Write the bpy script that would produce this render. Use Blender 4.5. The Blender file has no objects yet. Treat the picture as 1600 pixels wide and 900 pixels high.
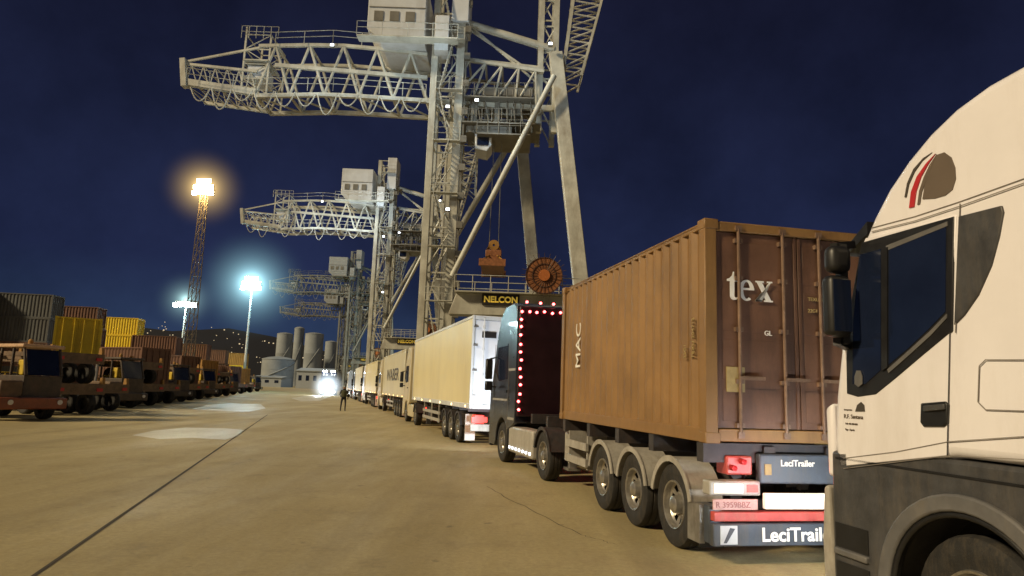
import bpy, bmesh, math, random
from mathutils import Vector, Matrix
random.seed(7)
S=bpy.context.scene; C=S.collection
R=math.radians
EYE=1.8; F=1080.0; PITCH=math.atan(161/1080.0); ROLL=R(2.0)
RC=Matrix.Rotation(math.pi/2+PITCH,3,'X')@Matrix.Rotation(ROLL,3,'Z')
def ray(px,py): return RC@Vector(((px-800)/F,(450-py)/F,-1))
def at(px,py,Y):
    r=ray(px,py); t=Y/r.y; return Vector((r.x*t,Y,EYE+r.z*t))
def gnd(px,py,z=0):
    r=ray(px,py); t=(z-EYE)/r.z; return Vector((r.x*t,r.y*t,z))
class Fr:
    def __init__(s,x,y,h):
        s.o=Vector((x,y,0)); s.h=h; a=R(h); s.f=Vector((-math.sin(a),math.cos(a),0)); s.r=Vector((math.cos(a),math.sin(a),0))
    def side(s,px,py,x=0.0):
        r=ray(px,py); c=Vector((0,0,EYE)); t=(x-(c-s.o).dot(s.r))/r.dot(s.r); p=c+r*t
        return ((p-s.o).dot(s.f),p.z)
    def rear(s,px,py,y=0.0):
        r=ray(px,py); c=Vector((0,0,EYE)); t=(y-(c-s.o).dot(s.f))/r.dot(s.f); p=c+r*t
        return ((p-s.o).dot(s.r),p.z)
# ---------- mesh helper
class MB:
    def __init__(s): s.v=[]; s.f=[]
    def add(s,vs,fs):
        n=len(s.v); s.v+=[tuple(v) for v in vs]; s.f+=[tuple(i+n for i in f) for f in fs]; return s
    def box(s,x0,x1,y0,y1,z0,z1):
        return s.add([(x0,y0,z0),(x1,y0,z0),(x1,y1,z0),(x0,y1,z0),(x0,y0,z1),(x1,y0,z1),(x1,y1,z1),(x0,y1,z1)],
          [(0,3,2,1),(4,5,6,7),(0,1,5,4),(1,2,6,5),(2,3,7,6),(3,0,4,7)])
    def bar(s,p,q,w,h=None):
        p=Vector(p);q=Vector(q);h=h or w; d=(q-p).normalized()
        up=Vector((0,0,1)) if abs(d.z)<.9 else Vector((0,1,0))
        a=d.cross(up).normalized()*w/2; b=a.normalized().cross(d).normalized()*h/2
        vs=[p-a-b,p+a-b,p+a+b,p-a+b,q-a-b,q+a-b,q+a+b,q-a+b]
        return s.add(vs,[(0,3,2,1),(4,5,6,7),(0,1,5,4),(1,2,6,5),(2,3,7,6),(3,0,4,7)])
    def tube(s,p,q,r,n=8,r2=None):
        p=Vector(p);q=Vector(q);r2=r if r2 is None else r2; d=(q-p).normalized()
        up=Vector((0,0,1)) if abs(d.z)<.9 else Vector((0,1,0))
        a=d.cross(up).normalized(); b=a.cross(d)
        vs=[p+(a*math.cos(2*math.pi*i/n)+b*math.sin(2*math.pi*i/n))*r for i in range(n)]+[q+(a*math.cos(2*math.pi*i/n)+b*math.sin(2*math.pi*i/n))*r2 for i in range(n)]
        fs=[(i,(i+1)%n,n+(i+1)%n,n+i) for i in range(n)]+[tuple(range(n))[::-1],tuple(range(n,2*n))]
        return s.add(vs,fs)
    def path(s,pts,r,n=5):
        for a,b in zip(pts,pts[1:]): s.tube(a,b,r,n)
        return s
    def prism(s,pts,vec):
        n=len(pts); vec=Vector(vec); P=[Vector(p) for p in pts]
        return s.add(P+[p+vec for p in P],[(i,(i+1)%n,n+(i+1)%n,n+i) for i in range(n)]+[tuple(range(n))[::-1],tuple(range(n,2*n))])
    def lathe(s,c,ax,prof,n=28,a0=0,a1=360,skip=None):
        c=Vector(c);ax=Vector(ax).normalized(); up=Vector((0,0,1)) if abs(ax.z)<.9 else Vector((0,1,0))
        a=ax.cross(up).normalized(); b=a.cross(ax); full=(a1-a0)>=360; m=n if full else n+1
        vs=[]
        for i in range(m):
            t=R(a0+(a1-a0)*i/n); d=a*math.cos(t)+b*math.sin(t)
            vs+=[c+d*r+ax*h for r,h in prof]
        k=len(prof); fs=[]
        for i in range(n):
            j=(i+1)%m
            for q in range(k-1):
                if skip and skip(i,q): continue
                fs.append((i*k+q,i*k+q+1,j*k+q+1,j*k+q))
        return s.add(vs,fs)
    def mesh(s,name,m,smooth=True):
        me=bpy.data.meshes.new(name); me.from_pydata(s.v,[],s.f)
        bm=bmesh.new(); bm.from_mesh(me); bmesh.ops.recalc_face_normals(bm,faces=bm.faces); bm.to_mesh(me); bm.free()
        if smooth:
            me.polygons.foreach_set('use_smooth',[True]*len(me.polygons)); me.set_sharp_from_angle(angle=R(32))
        me.materials.append(m); return me
    def build(s,name,m,parent=None,bev=0,seg=2,smooth=True):
        o=bpy.data.objects.new(name,s.mesh(name,m,smooth)); C.objects.link(o); o.parent=parent
        if bev:
            b=o.modifiers.new('Bevel','BEVEL'); b.width=bev; b.segments=seg; b.limit_method='ANGLE'; b.angle_limit=R(35)
        return o
def tag(o,label=None,cat=None,group=None,kind=None):
    if label: o['label']=label
    if cat: o['category']=cat
    if group: o['group']=group
    if kind: o['kind']=kind
    return o
def empty(name,loc,rz=0,label=None,cat=None,group=None):
    o=bpy.data.objects.new(name,None); C.objects.link(o); o.location=loc; o.rotation_euler=(0,0,R(rz)); o.empty_display_size=.3
    return tag(o,label,cat,group)
def copy_tree(o,parent=None,swap=None):
    c=o.copy(); C.objects.link(c); c.parent=parent
    if swap and c.type=='MESH' and c.material_slots and c.material_slots[0].material in swap:
        sm=swap[c.material_slots[0].material]; c.material_slots[0].link='OBJECT'; c.material_slots[0].material=sm
    for ch in list(o.children): copy_tree(ch,c,swap)
    return c
# ---------- materials
def mat(name,col,rough=.6,metal=0,var=.25,scale=3,bump=.0,dirt=None,dirt_amt=.4,emis=None,es=0,spec=.5,coat=0):
    m=bpy.data.materials.new(name); m.use_nodes=True; nt=m.node_tree; N=nt.nodes; L=nt.links
    b=N['Principled BSDF']; b.inputs['Roughness'].default_value=rough; b.inputs['Metallic'].default_value=metal
    b.inputs['Specular IOR Level'].default_value=spec; b.inputs['Coat Weight'].default_value=coat
    tc=N.new('ShaderNodeTexCoord'); n1=N.new('ShaderNodeTexNoise'); n1.inputs['Scale'].default_value=scale; n1.inputs['Detail'].default_value=6; n1.inputs['Roughness'].default_value=.65
    L.new(tc.outputs['Object'],n1.inputs['Vector'])
    mx=N.new('ShaderNodeMix'); mx.data_type='RGBA'
    mx.inputs[6].default_value=(*[c*(1-var) for c in col],1); mx.inputs[7].default_value=(*[min(1,c*(1+var*.6)) for c in col],1)
    cr=N.new('ShaderNodeValToRGB'); cr.color_ramp.elements[0].position=.35; cr.color_ramp.elements[1].position=.68
    L.new(n1.outputs[0],cr.inputs[0]); L.new(cr.outputs[0],mx.inputs[0]); out=mx.outputs[2]
    if dirt:
        n2=N.new('ShaderNodeTexNoise'); n2.inputs['Scale'].default_value=scale*.45; n2.inputs['Detail'].default_value=9; n2.inputs['Roughness'].default_value=.75
        mp=N.new('ShaderNodeMapping'); mp.inputs['Scale'].default_value=(2.2,2.2,.5); L.new(tc.outputs['Object'],mp.inputs[0]); L.new(mp.outputs[0],n2.inputs['Vector'])
        c2=N.new('ShaderNodeValToRGB'); c2.color_ramp.elements[0].position=.48; c2.color_ramp.elements[1].position=.72
        c2.color_ramp.elements[1].color=(dirt_amt,)*3+(1,)
        L.new(n2.outputs[0],c2.inputs[0]); m2=N.new('ShaderNodeMix'); m2.data_type='RGBA'; m2.inputs[7].default_value=(*dirt,1)
        L.new(c2.outputs[0],m2.inputs[0]); L.new(out,m2.inputs[6]); out=m2.outputs[2]
    L.new(out,b.inputs['Base Color'])
    mr=N.new('ShaderNodeMapRange'); mr.inputs[3].default_value=max(.03,rough-.12); mr.inputs[4].default_value=min(1,rough+.12)
    L.new(n1.outputs[0],mr.inputs[0]); L.new(mr.outputs[0],b.inputs['Roughness'])
    if bump:
        bp=N.new('ShaderNodeBump'); bp.inputs['Strength'].default_value=bump; bp.inputs['Distance'].default_value=.02
        n3=N.new('ShaderNodeTexNoise'); n3.inputs['Scale'].default_value=scale*6; n3.inputs['Detail'].default_value=5
        L.new(tc.outputs['Object'],n3.inputs['Vector']); L.new(n3.outputs[0],bp.inputs['Height']); L.new(bp.outputs[0],b.inputs['Normal'])
    if emis: b.inputs['Emission Color'].default_value=(*emis,1); b.inputs['Emission Strength'].default_value=es
    return m
M={}
def mk(k,*a,**kw): M[k]=mat(k,*a,**kw)
mk('cab_white',(.80,.78,.81),.32,var=.05,scale=1.2,dirt=(.38,.32,.26),dirt_amt=.25,coat=.3)
mk('cab_grey',(.055,.055,.058),.5,var=.3,scale=6,bump=.1,dirt=(.13,.11,.085),dirt_amt=.45)
mk('arch_grey',(.12,.118,.118),.5,var=.2,scale=5,dirt=(.19,.16,.12),dirt_amt=.4)
mk('black',(.012,.012,.013),.45,var=.3,scale=8)
mk('seam',(.22,.2,.18),.7)
mk('glass',(.010,.016,.04),.06,var=.3,scale=1,spec=.8)
mk('tyre',(.018,.017,.016),.8,var=.35,scale=12,bump=.3,dirt=(.09,.07,.045),dirt_amt=.5)
mk('rim',(.50,.48,.44),.35,metal=.8,var=.25,scale=9,dirt=(.12,.08,.05),dirt_amt=.7)
mk('steel',(.32,.31,.29),.4,metal=.6,var=.3,scale=6,dirt=(.12,.08,.05),dirt_amt=.5)
mk('rod',(.22,.14,.09),.5,metal=.2,var=.3,scale=6,dirt=(.1,.05,.03),dirt_amt=.5)
mk('fender',(.36,.34,.30),.4,var=.2,scale=5,dirt=(.15,.12,.08),dirt_amt=.6)
mk('chassis',(.04,.035,.035),.6,var=.4,scale=5,dirt=(.1,.06,.04),dirt_amt=.5)
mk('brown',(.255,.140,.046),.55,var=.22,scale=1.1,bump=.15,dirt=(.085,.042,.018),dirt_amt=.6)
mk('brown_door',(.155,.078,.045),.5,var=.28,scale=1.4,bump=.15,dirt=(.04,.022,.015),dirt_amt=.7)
mk('yellowc',(.80,.58,.02),.55,var=.12,scale=1.2,dirt=(.3,.18,.03),dirt_amt=.35)
mk('greyc',(.08,.085,.085),.6,var=.2,scale=1,dirt=(.06,.04,.03),dirt_amt=.4)
mk('tealc',(.045,.10,.11),.6,var=.2,scale=1,dirt=(.05,.035,.02),dirt_amt=.4)
mk('rustc',(.14,.062,.034),.6,var=.2,scale=1,dirt=(.06,.03,.02),dirt_amt=.4)
mk('orangec',(.34,.17,.03),.6,var=.2,scale=1,dirt=(.1,.05,.02),dirt_amt=.4)
mk('decal',(.82,.80,.74),.6,var=.08,scale=10)
mk('decal_y',(.36,.27,.11),.6,var=.2,scale=10)
mk('decal_dark',(.06,.05,.04),.5,var=.1)
mk('emblem_dome',(.13,.10,.075),.5,var=.1)
mk('decal_red',(.45,.02,.025),.5,var=.1)
mk('white_paint',(.7,.68,.64),.5,var=.08)
mk('bumper_blue',(.055,.068,.09),.4,var=.25,scale=4,dirt=(.10,.085,.065),dirt_amt=.7)
mk('stripe_red',(.42,.06,.05),.35,var=.25,scale=6,emis=(1,.16,.12),es=.10,dirt=(.25,.12,.08),dirt_amt=.7)  # faint emission paints headlight glare into the red
mk('stripe_white',(.85,.78,.68),.35,var=.1,emis=(1,.78,.6),es=.6)  # headlight glare put into emission; also serves a white tail light
mk('plate',(.50,.28,.24),.5,var=.2,scale=8)
mk('plate_ink',(.30,.10,.08),.5)
mk('red_lamp',(.6,.02,.02),.3,emis=(1,.05,.03),es=2.2)
mk('red_led',(.6,.02,.02),.3,emis=(1,.09,.09),es=14)
mk('amber_lamp',(.7,.3,.02),.3,emis=(1,.55,.2),es=8)
mk('white_lamp',(.9,.9,.9),.3,emis=(.85,.93,1),es=7)
mk('head_lamp',(.9,.9,.9),.3,emis=(.85,.93,1),es=80)
mk('mast_warm',(.9,.9,.9),.3,emis=(1,.86,.5),es=70)
mk('mast_cool',(.9,.9,.9),.3,emis=(.82,.97,1),es=70)
mk('town',(.9,.9,.9),.3,emis=(1,.75,.4),es=.35)
mk('box_yellow',(.66,.58,.33),.42,var=.07,scale=.8,dirt=(.38,.3,.15),dirt_amt=.3)
mk('box_white',(.70,.72,.76),.4,var=.1,scale=1,dirt=(.3,.25,.2),dirt_amt=.3)
mk('box_cream',(.54,.49,.33),.45,var=.1,scale=.8,dirt=(.3,.22,.12),dirt_amt=.3)
mk('cab_navy',(.010,.012,.022),.3,var=.2,coat=.4)
mk('cab_back',(.022,.006,.009),.45,var=.3,scale=2)
mk('cab_cream',(.5,.43,.27),.4,var=.1)
mk('crane',(.46,.455,.39),.5,var=.25,scale=.7,dirt=(.13,.09,.05),dirt_amt=.6)
mk('crane_dimmed',(.20,.215,.21),.6,var=.2,scale=.5,dirt=(.08,.07,.05),dirt_amt=.5)  # crane paint darkened, dimness and haze of distance put into the colour
mk('crane_dark',(.15,.14,.115),.6,var=.3,scale=1)
mk('house',(.55,.57,.58),.5,var=.12,scale=.6,dirt=(.24,.21,.16),dirt_amt=.45)
mk('house_far',(.30,.33,.36),.6,var=.1)  # house paint dimmed for distance on far cranes; also shed walls
mk('reel',(.26,.10,.035),.5,var=.4,scale=5)
mk('reel_red',(.42,.13,.03),.5)
mk('reel_dark',(.07,.035,.02),.5)
mk('sign_black',(.015,.012,.01),.5)
mk('sign_yellow',(.85,.55,.05),.5,emis=(1,.7,.1),es=.25)
mk('yard_red',(.26,.07,.03),.5,var=.3,dirt=(.1,.05,.03))
mk('yard_rim',(.14,.085,.055),.6,var=.3)
mk('yard_dark',(.065,.048,.036),.6,var=.45,scale=4,dirt=(.16,.09,.05))
mk('yard_brown',(.15,.095,.055),.6,var=.4,scale=4,dirt=(.05,.03,.02))
mk('yard_roof',(.55,.36,.22),.5,var=.2)
mk('seat_y',(.6,.42,.03),.6,var=.3)
mk('concrete_b',(.25,.275,.29),.8,var=.25,scale=.08)
mk('hill',(.004,.006,.014),1,var=.4,scale=.01)
mk('cloth',(.02,.022,.03),.9,var=.3); mk('vest',(.06,.06,.025),.8); mk('skin',(.35,.2,.13),.6); mk('helmet',(.2,.2,.18),.4)
# lamp glow painted as an emissive volume sphere round each light
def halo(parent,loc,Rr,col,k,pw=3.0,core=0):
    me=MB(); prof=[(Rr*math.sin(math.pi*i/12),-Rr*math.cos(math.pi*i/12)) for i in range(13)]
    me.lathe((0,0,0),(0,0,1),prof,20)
    m=bpy.data.materials.new('painted_glow'); m.use_nodes=True; nt=m.node_tree; N=nt.nodes; L=nt.links
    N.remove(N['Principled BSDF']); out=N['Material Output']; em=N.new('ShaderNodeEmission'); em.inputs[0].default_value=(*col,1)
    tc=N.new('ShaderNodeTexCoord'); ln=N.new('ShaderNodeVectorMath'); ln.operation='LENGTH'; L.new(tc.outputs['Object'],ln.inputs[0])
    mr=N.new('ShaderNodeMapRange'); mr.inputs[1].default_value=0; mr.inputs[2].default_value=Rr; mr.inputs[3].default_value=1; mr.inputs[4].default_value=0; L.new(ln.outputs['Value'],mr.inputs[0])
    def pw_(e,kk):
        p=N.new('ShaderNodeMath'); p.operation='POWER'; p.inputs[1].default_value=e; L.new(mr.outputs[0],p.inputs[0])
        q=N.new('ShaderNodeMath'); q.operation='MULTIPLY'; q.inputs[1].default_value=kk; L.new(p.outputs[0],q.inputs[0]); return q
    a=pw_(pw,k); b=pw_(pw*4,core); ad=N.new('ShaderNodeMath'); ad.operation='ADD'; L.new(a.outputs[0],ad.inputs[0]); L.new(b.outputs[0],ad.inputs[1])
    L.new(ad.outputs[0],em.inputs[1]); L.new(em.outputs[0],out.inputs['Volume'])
    o=me.build('lamp_halo',m,parent); o.location=loc; return o
# ---------- text
def text(name,s,m,parent,loc,right,up,size,depth=.004,align='LEFT',bold=0,sx=1):
    cu=bpy.data.curves.new(name,'FONT'); cu.body=s; cu.size=size; cu.extrude=depth; cu.align_x=align; cu.offset=bold
    t=bpy.data.objects.new(name,cu); C.objects.link(t); dg=bpy.context.evaluated_depsgraph_get()
    me=bpy.data.meshes.new_from_object(t.evaluated_get(dg)); bpy.data.objects.remove(t)
    me.materials.clear(); me.materials.append(m)
    o=bpy.data.objects.new(name,me); C.objects.link(o); o.parent=parent
    r=Vector(right).normalized();u=Vector(up).normalized();n=r.cross(u)
    Mx=Matrix((r,u,n)).transposed().to_4x4(); Mx.translation=Vector(loc)
    me.transform(Mx@Matrix.Diagonal((sx,1,1,1))); return o
LX=(0,-1,0); UP=(0,0,1); RX=(1,0,0)
# ---------- wheel
WC={}
def wheel(parent,x,y,side=-1,r=.5,w=.3,z=None,rm='rim'):
    k=(r,w,rm)
    if k not in WC:
        q=r/.5; a=w/2
        T=MB().lathe((0,0,0),(1,0,0),[(0,.02),(.28*q,.02),(.285*q,-a*.85),(.36*q,-a*.98),(.44*q,-a),(.485*q,-a*.85),(.5*q,-a*.62),(.5*q,-.055),(.488*q,-.05),(.488*q,-.035),(.5*q,-.03),(.5*q,.03),(.488*q,.035),(.488*q,.05),(.5*q,.055),(.5*q,a*.62),(.485*q,a*.85),(.44*q,a),(.285*q,a*.85),(.28*q,.02)],36)
        Rm=MB().lathe((0,0,0),(1,0,0),[(.292*q,-a*.84),(.285*q,-a*.97),(.268*q,-a*.93),(.262*q,-a*.45),(.245*q,-a*.3),(.17*q,-a*.2),(.15*q,-a*.2),(.115*q,-a*.25),(.10*q,-a*.95),(.07*q,-a*1.08),(0,-a*1.1)],40,skip=lambda i,q_:q_==4 and (i%4) in (1,2))
        for i in range(10):
            t=2*math.pi*i/10; c=(math.cos(t)*.135*q,math.sin(t)*.135*q)
            Rm.tube((-a*.2,c[0],c[1]),(-a*.42,c[0],c[1]),.013*q,6)
        WC[k]=(T.mesh('wheel',M['tyre']),Rm.mesh('rim',M[rm]))
    t=bpy.data.objects.new('wheel',WC[k][0]); C.objects.link(t); t.parent=parent; t.location=(x,y,z or r)
    if side>0: t.rotation_euler=(0,0,math.pi)
    rm_=bpy.data.objects.new('rim',WC[k][1]); C.objects.link(rm_); rm_.parent=t
    return t
def fender(parent,x0,x1,y,r=.58,m='fender',a0=12,a1=168,z=.5,name='mudguard'):
    mb=MB(); n=14; pr=[]
    for i in range(n+1):
        t=R(a0+(a1-a0)*i/n); pr.append((math.cos(t),math.sin(t)))
    o_=[(x0,y+r*c,z+r*s) for c,s in pr]; i_=[(x0,y+(r-.03)*c,z+(r-.03)*s) for c,s in pr]
    mb.prism(o_+i_[::-1],(x1-x0,0,0)); mb.prism([(x0-.012,y+(r+.012)*c,z+(r+.012)*s) for c,s in pr]+[(x0-.012,y+(r-.06)*c,z+(r-.06)*s) for c,s in pr[::-1]],(.02,0,0))
    return mb.build(name,M[m],parent)
# ---------- container
def corr(mb,p,u,n,length,z0,z1,pitch=.278,dep=.036):
    p=Vector(p);u=Vector(u);n=Vector(n); k=max(1,round(length/pitch)); pt=length/k; pts=[]
    for i in range(k):
        for f,d in ((0,0),(.26,0),(.5,1),(.76,1)): pts.append((pt*(i+f),d))
    pts.append((length,0)); vs=[]
    for t,d in pts:
        b=p+u*t+n*(-dep*d); vs+=[b+Vector((0,0,z0)),b+Vector((0,0,z1))]
    mb.add(vs,[(2*i,2*i+2,2*i+3,2*i+1) for i in range(len(pts)-1)])
def container(root,cm,L=6.06,W=2.44,H=2.59,detail=True,door=None):
    door=door or cm
    mb=MB()
    for x in (0,W-.16):
        for y in (0,L-.16): mb.box(x+.004,x+.156,y+.004,y+.156,.1,H-.1)
        mb.box(x+.03*(x==0),x+.13+.03*(x==0),.16,L-.16,.0,.16); mb.box(x+.03*(x==0)+.02,x+.11+.03*(x==0),.16,L-.16,H-.09,H-.01)
    for y in (0,L-.14): mb.box(.16,W-.16,y+.01,y+.13,.02,.16); mb.box(.16,W-.16,y+.01,y+.13,H-.13,H-.02)
    mb.build('frame',M[cm],root,bev=.008 if detail else 0,seg=1)
    for x,n in ((.045,-1),(W-.045,1)):
        s=MB(); corr(s,(x,.15,0),(0,1,0),(n,0,0),L-.3,.14,H-.07,.278,.05); s.build('side_panel',M[cm],root,smooth=False)
    rf=MB(); rf.box(.05,W-.05,.1,L-.1,H-.05,H-.03)
    for i in range(int(L/.5)): rf.box(.2,W-.2,.3+i*.5,.5+i*.5,H-.03,H-.012)
    rf.build('roof',M[cm],root); MB().box(.1,W-.1,.1,L-.1,.08,.14).build('floor_panel',M[cm],root)
    f=MB(); corr(f,(.15,L-.05,0),(1,0,0),(0,1,0),W-.3,.14,H-.1); f.build('front_panel',M[cm],root,smooth=False)
    for x in (0,W-.178):
        for y in (0,L-.178):
            for z in (0,H-.118): MB().box(x-.003,x+.181,y-.003,y+.181,z-.003,z+.121).build('corner_casting',M[cm],root,bev=.01 if detail else 0,seg=1)
    for k in range(2):
        x0=.165 if k==0 else W/2+.008; x1=W/2-.008 if k==0 else W-.165
        d=MB(); d.box(x0,x1,.045,.07,.17,H-.14)
        for z0,z1 in ((.25,.62),(.72,1.18),(1.28,1.78),(1.88,2.34)):
            if not detail: break
            d.prism([(x0+.07,.045,z0),(x1-.07,.045,z0),(x1-.07,.045,z1),(x0+.07,.045,z1)],(0,-.005,0))
        for xx in (x0+.02,x1-.02): d.box(xx-.02,xx+.02,.03,.045,.17,H-.14)
        do=d.build('door',M[door],root,bev=.006 if detail else 0,seg=1)
        for xr in (x0+.27,x1-.2):
            b=MB(); b.tube((xr,.0,.12),(xr,.0,H-.1),.02,8)
            for z in (.2,.7,1.3,1.9,2.35): b.box(xr-.05,xr+.05,-.005,.045,z-.025,z+.025)
            b.box(xr-.04,xr+.04,-.015,.03,.06,.13); b.box(xr-.04,xr+.04,-.015,.03,H-.12,H-.06)
            b.build('lock_rod',M['rod'] if detail else M[door],do)
            if detail: MB().box(xr-.02,xr+.3,-.035,-.02,.72,.76).build('handle',M['rod'],do)
CSIMPLE={}
def simple_container(cm,loc,rz,label,group,L=6.06,W=2.44,H=2.59):
    if (cm,L) not in CSIMPLE:
        mb=MB()
        for x in (0,W-.16):
            for y in (0,L-.16): mb.box(x,x+.16,y,y+.16,0,H)
            mb.box(x,x+.16,.16,L-.16,0,.16); mb.box(x,x+.14,.16,L-.16,H-.1,H)
        for y in (0,L-.14): mb.box(.16,W-.16,y,y+.14,0,.15); mb.box(.16,W-.16,y,y+.14,H-.14,H)
        corr(mb,(.05,.15,0),(0,1,0),(-1,0,0),L-.3,.14,H-.07,.35,.06); corr(mb,(W-.05,.15,0),(0,1,0),(1,0,0),L-.3,.14,H-.07,.35,.06)
        corr(mb,(.15,L-.06,0),(1,0,0),(0,1,0),W-.3,.14,H-.1,.35,.06); mb.box(.15,W-.15,.05,.08,.14,H-.13)
        for xr in (.45,.95,1.5,2.0): mb.tube((xr,.03,.1),(xr,.03,H-.1),.03,6)
        mb.box(.05,W-.05,.1,L-.1,H-.05,H-.03)
        CSIMPLE[(cm,L)]=mb.mesh('shipping_container',M[cm],False)
    o=bpy.data.objects.new('shipping_container',CSIMPLE[(cm,L)]); C.objects.link(o); o.location=loc; o.rotation_euler=(0,0,R(rz))
    return tag(o,label,'shipping container',group)
# ================= SETTING
g=MB()
g.add([(-3000,-300,0),(3000,-300,0),(3000,4000,0),(-3000,4000,0)],[(0,1,2,3)])
def ground_mat(name,c0,c1,c2,rough0,rough1):
    m=bpy.data.materials.new(name); m.use_nodes=True; nt=m.node_tree;N=nt.nodes;L=nt.links;b=N['Principled BSDF']
    tc=N.new('ShaderNodeTexCoord')
    def noise(sc,det,ro,mp=None):
        n=N.new('ShaderNodeTexNoise'); n.inputs['Scale'].default_value=sc;n.inputs['Detail'].default_value=det;n.inputs['Roughness'].default_value=ro
        if mp:
            q=N.new('ShaderNodeMapping'); q.inputs['Rotation'].default_value=(0,0,R(-15.5)); q.inputs['Scale'].default_value=mp; L.new(tc.outputs['Object'],q.inputs[0]); L.new(q.outputs[0],n.inputs['Vector'])
        else: L.new(tc.outputs['Object'],n.inputs['Vector'])
        return n
    a=noise(.12,8,.6); s=noise(.5,7,.7,(1,.22,1)); f=noise(14,8,.85); st=noise(1.1,6,.75); tk=noise(.9,4,.6,(1,.03,1)); sp_=noise(3.2,3,.5)
    def ramp(n,p0,p1,v0=0,v1=1):
        c=N.new('ShaderNodeValToRGB'); c.color_ramp.elements[0].position=p0;c.color_ramp.elements[1].position=p1
        c.color_ramp.elements[0].color=(v0,)*3+(1,);c.color_ramp.elements[1].color=(v1,)*3+(1,); L.new(n.outputs[0],c.inputs[0]); return c
    def mix(fa,A,B):
        x=N.new('ShaderNodeMix');x.data_type='RGBA'
        L.new(fa,x.inputs[0])
        for i,v in ((6,A),(7,B)):
            if isinstance(v,tuple): x.inputs[i].default_value=(*v,1)
            else: L.new(v,x.inputs[i])
        return x.outputs[2]
    o=mix(ramp(s,.35,.65).outputs[0],c0,c1); o=mix(ramp(st,.52,.72,0,.65).outputs[0],o,c2)
    o=mix(ramp(a,.48,.68,0,.6).outputs[0],o,tuple(x*1.25 for x in c1)); o=mix(ramp(tk,.5,.72,0,.5).outputs[0],o,c2); o=mix(ramp(sp_,.68,.74,0,.6).outputs[0],o,tuple(x*.5 for x in c2)); o=mix(ramp(f,.4,.65,.0,.5).outputs[0],o,tuple(x*.5 for x in c0))
    L.new(o,b.inputs['Base Color'])
    rr=ramp(s,.4,.7,rough1,rough0); L.new(rr.outputs[0],b.inputs['Roughness'])
    bp=N.new('ShaderNodeBump'); bp.inputs['Strength'].default_value=.5; bp.inputs['Distance'].default_value=.02; L.new(f.outputs[0],bp.inputs['Height']); L.new(bp.outputs[0],b.inputs['Normal'])
    return m
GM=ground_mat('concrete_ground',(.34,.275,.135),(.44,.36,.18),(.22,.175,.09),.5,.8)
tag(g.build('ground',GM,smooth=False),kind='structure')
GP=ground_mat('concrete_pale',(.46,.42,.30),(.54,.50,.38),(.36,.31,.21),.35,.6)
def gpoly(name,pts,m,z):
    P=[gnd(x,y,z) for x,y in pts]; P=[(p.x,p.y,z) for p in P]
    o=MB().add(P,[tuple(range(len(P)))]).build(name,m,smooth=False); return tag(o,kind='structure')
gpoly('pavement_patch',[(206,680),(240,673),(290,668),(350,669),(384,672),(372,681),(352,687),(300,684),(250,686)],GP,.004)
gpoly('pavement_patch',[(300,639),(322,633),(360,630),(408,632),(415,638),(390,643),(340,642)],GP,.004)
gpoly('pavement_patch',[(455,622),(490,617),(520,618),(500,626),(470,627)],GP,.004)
JM=mat('joint_tar',(.05,.04,.025),.9,var=.3)
jt=MB()
def joint(a,b,w,jit=0):
    p=gnd(*a,.004); q=gnd(*b,.004); d=(q-p).normalized(); s=Vector((-d.y,d.x,0))*w/2; k=14; pt=[p.lerp(q,i/k)+Vector((-d.y,d.x,0))*random.uniform(-jit,jit) for i in range(k+1)]
    for i in range(k):
        j=random.uniform(.8,1.25)
        jt.add([pt[i]-s*j,pt[i]+s*j,pt[i+1]+s,pt[i+1]-s],[(0,1,2,3)])
joint((30,915),(418,648),.05)
joint((760,760),(905,835),.014,.05); joint((905,835),(960,850),.010,.04)
tag(jt.build('pavement_joint',JM,smooth=False),kind='structure')
hl=MB(); pr=[(-700,440),(-300,470),(0,488),(90,492),(200,505),(300,500),(380,515),(450,535),(540,560),(620,568),(760,575),(1000,575),(1300,585),(1700,600),(2300,620)]
vs=[]
for i,(x,y) in enumerate(pr):
    p=at(x,y,1500); vs+=[(p.x,1500,-2),(p.x,1700,p.z)]
hl.add(vs,[(2*i,2*i+2,2*i+3,2*i+1) for i in range(len(pr)-1)])
tag(hl.build('hills',M['hill']),kind='structure')
tl=MB()
for i in range(150):
    x=random.uniform(150,560); lim=500+max(0,(x-300))*.24; y=random.uniform(lim+3,588); p=at(x,y,1490); r=random.uniform(.4,1.2)
    tl.box(p.x-r,p.x+r,p.y-r,p.y+r,p.z-r,p.z+r)
tag(tl.build('town_lights',M['town']),'scattered tiny lights of the town on the dark hillside','town lights',kind='stuff')
def silo(px0,px1,py,Y,label,dome=False):
    a=at(px0,py,Y);b=at(px1,py,Y); r=(b.x-a.x)/2; c=Vector(((a.x+b.x)/2,Y,0)); H=a.z
    e=empty('silo' if not dome else 'storage_tank',c,0,label,'silo' if not dome else 'storage tank')
    mb=MB().lathe((0,0,0),(0,0,1),[(r,0),(r,H*.25),(r*1.01,H*.255),(r,H*.26),(r,H*.6),(r*1.01,H*.605),(r,H*.61),(r,H*.96)],26); mb.build('wall',M['concrete_b'],e)
    MB().lathe((0,0,H*.96),(0,0,1),[(r*1.02,0),(r*1.02,.4),(r*.6,H*.03 if not dome else H*.1),(0,H*.04 if not dome else H*.14)],26).build('roof',M['concrete_b'],e)
    st=MB(); st.path([(r*math.cos(t)*-1.03,-r*1.03*abs(math.sin(t)),H*.9*t/3.14) for t in [i*.157 for i in range(21)]],.25,4); st.build('stair',M['concrete_b'],e)
silo(434,458,519,420,'left tall concrete silo behind the parked row')
silo(461,476,510,435,'narrow middle silo between the two broad ones')
silo(478,506,519,420,'right broad grey silo with rounded top')
silo(509,527,532,440,'smallest silo nearest the far cranes')
silo(411,460,560,330,'low wide pale storage tank before the silos',True)
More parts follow.
